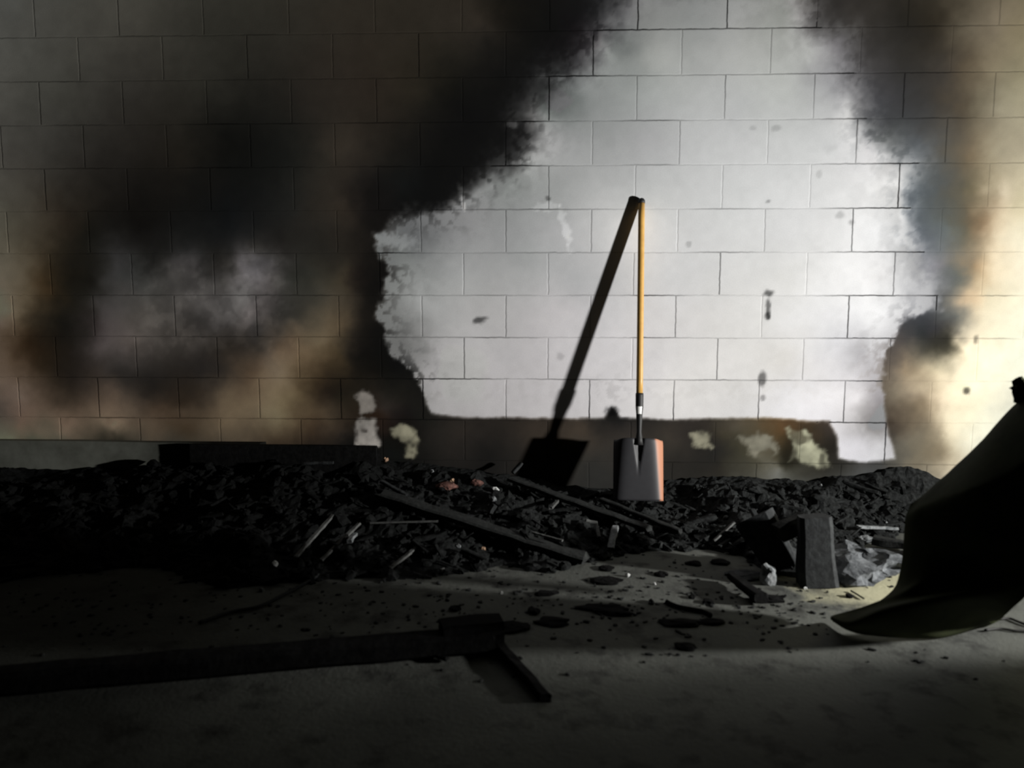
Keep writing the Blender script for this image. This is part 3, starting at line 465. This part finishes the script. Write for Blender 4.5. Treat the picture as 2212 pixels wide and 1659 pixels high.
Pb = at_z(1690, 1225, .02); Pt = at_y(1632, 1118, Pb.y + .06); v, f = beam(Pb, Pt, .15, .08, 10, .14, 22, up=(.1, 1, .2), taper=(.75, 1)); tag(mesh_obj('charred_block', v, f, M['char_grey']), 'charred block tipped over to the left beside the upright post stump', 'block')
Pb = at_y(1680, 1150, 3.02); Pt = at_y(1738, 1118, 3.06); v, f = beam(Pb, Pt, .06, .06, 8, .25, 23); tag(mesh_obj('charred_block', v, f, M['char']), 'dark block wedged between the tipped block and the post stump', 'block')
stick('charred_brand', (1578, 1244), (1645, 1292), 27, 'char_soft', 'jet black finger of charcoal poking forward onto the floor', 'charcoal', ground=True, la=.03, lb=.03, taper=(.8, 1.2))
blob('charcoal_lump', (1700, 1212), .045, .03, .04, 'char_grey', 'grey charcoal lump at the left foot of the post stump', 'charcoal')
blob('ash_lump', (1660, 1262), .030, .022, .045, 'ash', 'small whitish ash lump between the charcoal finger and the post stump', 'ash', ground=True)
blob('ash_patch', (1612, 1245), .07, .05, .008, 'ash_grey', 'flat grey ash smear behind the jet black charcoal finger', 'ash', ground=True)
blob('rubble_clump', (1660, 1299), .06, .022, .013, 'char_soft', 'low clump of black crumbs in front of the post stump', 'rubble', ground=True, rough=.7)
# ash-covered slab on the right
blob('ash_slab', (1852, 1232), .15, .15, .05, 'ash_grey', 'crumbling blue-grey ash slab between the post stump and the blackened shell', 'ash', ground=True, rough=.6, div=4)
blob('ash_lump', (1868, 1168), .03, .02, .014, 'ash', 'pale ash lump on top of the blue-grey slab', 'ash')
stick('pale_stick', (1852, 1138), (1938, 1142), 9, 'ash', 'straight pale stick lying level on the heap near the blackened shell', 'stick', la=.035, lb=.035, t=.012)
blob('white_chip', (1912, 1131), .009, .008, .008, 'ash', 'tiny pale chip lying just above the straight pale stick', 'chip')
stick('charred_log', (1885, 1166), (1965, 1178), 26, 'char', 'black log end tucked beside the blackened shell, under the pale stick', 'log', la=.03, lb=.03)
stick('charred_log', (1885, 1196), (1960, 1200), 20, 'char_soft', 'lower black log beside the blackened shell, resting on pale floor', 'log', la=.02, lb=.02)
# sticks towards the left
stick('burnt_stick', (719, 1113), (640, 1202), 9, 'steel_grey', 'left of two long grey sticks sloping down the left of the heap', 'stick', la=.04, lb=.02, t=.01)
stick('burnt_stick', (776, 1131), (694, 1210), 9, 'steel_grey', 'right of two long grey sticks sloping down the left of the heap', 'stick', la=.04, lb=.02, t=.01)
stick('burnt_stick', (907, 1177), (842, 1228), 10, 'steel_grey', 'short grey stick lying at the front edge of the heap below the long plank', 'stick', la=.02, lb=.015, t=.01)
stick('burnt_stick', (767, 1154), (754, 1170), 12, 'ash', 'stubby pale stick beside the two long grey sticks', 'stick', la=.03, lb=.03)
stick('burnt_stick', (800, 1130), (945, 1126), 5, 'steel_grey', 'thin level rod across the heap under the long plank', 'rod', la=.03, lb=.03)
v, f = tube(crom([tuple(at_z(a, b, .008)) for a, b in ((430, 1345), (500, 1322), (560, 1310), (612, 1285), (655, 1262), (700, 1235))], 30), .006, 8); tag(mesh_obj('burnt_cable', v, f, M['char_grey'], None, True), 'thin grey cable snaking over the floor at the left of the heap', 'cable')
stick('pale_stick', (1329, 1138), (1319, 1186), 15, 'ash', 'short thick pale stick standing out below the shovel blade', 'stick', la=.05, lb=.02, t=.018)
stick('bent_strip', (1287, 1128), (1294, 1160), 8, 'steel_grey', 'bent grey metal strip just left of the short pale stick', 'strip', la=.05, lb=.03)
stick('bent_strip', (1265, 1124), (1288, 1130), 9, 'steel_grey', 'upper folded end of grey strip left of the short pale stick', 'strip', la=.05, lb=.05)
stick('burnt_stick', (1586, 1128), (1542, 1168), 7, 'steel_grey', 'thin grey stick leaning left of the tipped charred block', 'stick', la=.05, lb=.02)
stick('burnt_stick', (1190, 1098), (1206, 1080), 8, 'steel_grey', 'small grey stick end beside the thinner plank', 'stick', la=.04, lb=.04)
stick('burnt_stick', (1625, 1102), (1645, 1138), 12, 'char_grey', 'grey splinter lying on top of the tipped charred block', 'splinter', la=.14, lb=.12)
stick('burnt_stick', (1690, 1128), (1745, 1132), 10, 'char_grey', 'level grey splinter behind the wedged dark block', 'splinter', la=.12, lb=.12)
stick('burnt_stick', (1150, 1150), (1215, 1168), 6, 'steel_grey', 'thin grey sliver lying on the lower part of the long plank', 'sliver', la=.05, lb=.05)
stick('burnt_stick', (1108, 1022), (1126, 1000), 10, 'char_grey', 'grey twig end sticking up at the top of the thinner plank', 'twig', la=.05, lb=.09)
stick('burnt_stick', (1068, 1090), (1060, 1108), 14, 'char_grey', 'grey upright splinter in the middle of the heap', 'splinter', la=.06, lb=.03)
# a thin board edge catching light at the far left of the heap, and the dark board behind it
Pq = at_y(420, 1020, 3.80); Pr = at_y(818, 1020, 3.80); v, f = beam((Pq.x, 3.80, .165), (Pr.x, 3.78, .165), .04, .33, 30, .06, 31); tag(mesh_obj('charred_board', v, f, M['char_soft']), 'low black board standing on edge before the wall left of centre', 'board')
stick('pale_stick', (660, 1001), (718, 999), 7, 'ash', 'small pale sliver on the low black board left of centre', 'sliver', la=.02, lb=.02) if False else None
c1, c2 = at_y(658, 1001, 3.66), at_y(720, 999, 3.66); v, f = beam(c1, c2, .014, .012, 6, .2, 9); tag(mesh_obj('pale_sliver', v, f, M['char_grey']), 'faint pale sliver against the low black board left of centre', 'sliver')
# chips
W_ = [((782, 1124), 'white', .011, 'bright chip at the top end of the right long grey stick'), ((594, 1221), 'white', .011, 'lone bright chip at the lower left of the heap'), ((957, 1236), 'white', .011, 'bright chip on the floor edge below the long plank'), ((1356, 1246), 'white', .010, 'bright chip on the bare floor below the shovel'),
      ((1071, 1062), 'white', .016, 'brightest white chip, in the middle of the heap left of the shovel'), ((1066, 1082), 'ash', .013, 'pale chip right below the brightest white chip'), ((833, 996), 'tan', .013, 'tan chip at the foot of the wall by the low black board'), ((931, 1022), 'ash', .012, 'pale chip left of the reddish brick piece'),
      ((977, 1043), 'tan', .014, 'tan chip on top of the reddish brick piece'), ((990, 1202 - 18), 'ash', .012, 'grey-white flake below the middle of the long plank'), ((1626, 1152), 'ash', .010, 'pale dot on the face of the tipped charred block'), ((1508, 1123), 'ash', .011, 'pale chip in the heap right of the shovel'), ((1568, 1121), 'ash', .011, 'pale chip behind the thin leaning stick'),
      ((1414, 1263), 'white', .006, 'tiny white speck on the floor right of centre'), ((565, 1278), 'ash', .010, 'greyish chip beside the thin cable'), ((1044, 1187), 'tan', .009, 'tan flake at the near edge of the long plank'), ((1773, 1052), 'ash', .010, 'pale fleck high on the heap under the cream patch of wall'), ((1121, 1184), 'ash', .009, 'pale fleck beside the foot of the long plank'),
      ((1083, 1283), 'white', .006, 'tiny white speck on the floor above the foreground timber'), ((1740, 1273), 'white', .007, 'tiny bright speck on the floor at the foot of the post stump')]
for (p, m, s, lab) in W_: blob('small_chip', p, s, s * .8, s * .9, m, lab, 'chip', 'pale chips scattered in the burnt debris', rough=.5, div=2)
blob('brick_piece', (965, 1056), .045, .03, .02, 'brick', 'reddish broken brick piece in the heap left of centre', 'brick')
blob('brick_piece', (1030, 1046), .028, .02, .014, 'brick', 'smaller dull red brick piece right of the larger one', 'brick')
# black flakes on the floor
FL = [((1498, 1219), 16, 5, 0, 'small black flake at the back of the bare floor, below the heap'), ((1556, 1216), 20, 7, .1, 'black flake just left of the ash smear'), ((1300, 1314), 60, 8, 0, 'long thin black flake lying level on the bare floor'), ((1322, 1325), 42, 8, -.1, 'flat dark flake just in front of the long thin one'),
      ((1470, 1347), 48, 9, -.05, 'wide black flake at the front of the bare floor right of centre'), ((1540, 1345), 30, 6, .05, 'dark flake at the right end of the wide black flake'), ((1480, 1399), 22, 8, 0, 'black flake nearest the viewer on the grey floor'), ((1152, 1322), 13, 9, .2, 'small black lump to the right of the foreground timber'),
      ((1195, 1345), 38, 12, -.1, 'dark slab-like flake right of the foreground timber'), ((1115, 1356), 34, 13, 0, 'black flake touching the end of the foreground timber'), ((1407, 1303), 7, 6, 0, 'little black crumb left of the curved twig'), ((984, 1316), 12, 7, 0, 'small dark lump above the end of the foreground timber'),
      ((1310, 1257), 38, 10, 0, 'grey-black flake below the pale chip on the bare floor'), ((1430, 1243), 16, 6, 0, 'faint dark flake in the middle of the bare floor'), ((1310, 1230), 18, 7, 0, 'dark crumbling flake at the front edge of the heap'), ((1182, 1283), 26, 6, .25, 'thin dark flake above the slab-like flake'), ((1530, 1303), 12, 5, 0, 'small dark flake over the curved twig'),
      ((1495, 1292), 7, 4, 0, 'tiny dark flake above the curved twig'), ((1835, 1290), 8, 4, 0, 'little dark crumb on the yellowish floor by the blackened shell')]
for (p, a, b, r_, lab) in FL:
    P = at_z(*p); v, f = lump(P + Vector((0, 0, .004)), a / F * P.y, b / F * P.y * 2.2, .008, int(p[0]), .45, 3, rot=r_); tag(mesh_obj('charred_flake', v, f, M['char_soft']), lab, 'flake', 'black flakes on the bare floor')
v, f = tube(crom([tuple(at_z(a, b, .007)) for a, b in ((1440, 1300), (1465, 1310), (1500, 1317), (1520, 1321), (1537, 1330))], 20), [.009, .008] + [.007] * 16 + [.008, .005], 8); tag(mesh_obj('charred_twig', v, f, M['char_soft']), 'curved black twig on the bare floor right of centre', 'twig')
v, f = tube(crom([tuple(at_z(a, b, .006)) for a, b in ((1838, 1276), (1850, 1283), (1866, 1293))], 8), .003, 6); tag(mesh_obj('charred_twig', v, f, M['char_soft']), 'thin dark twig on the yellowish floor at the foot of the blackened shell', 'twig')
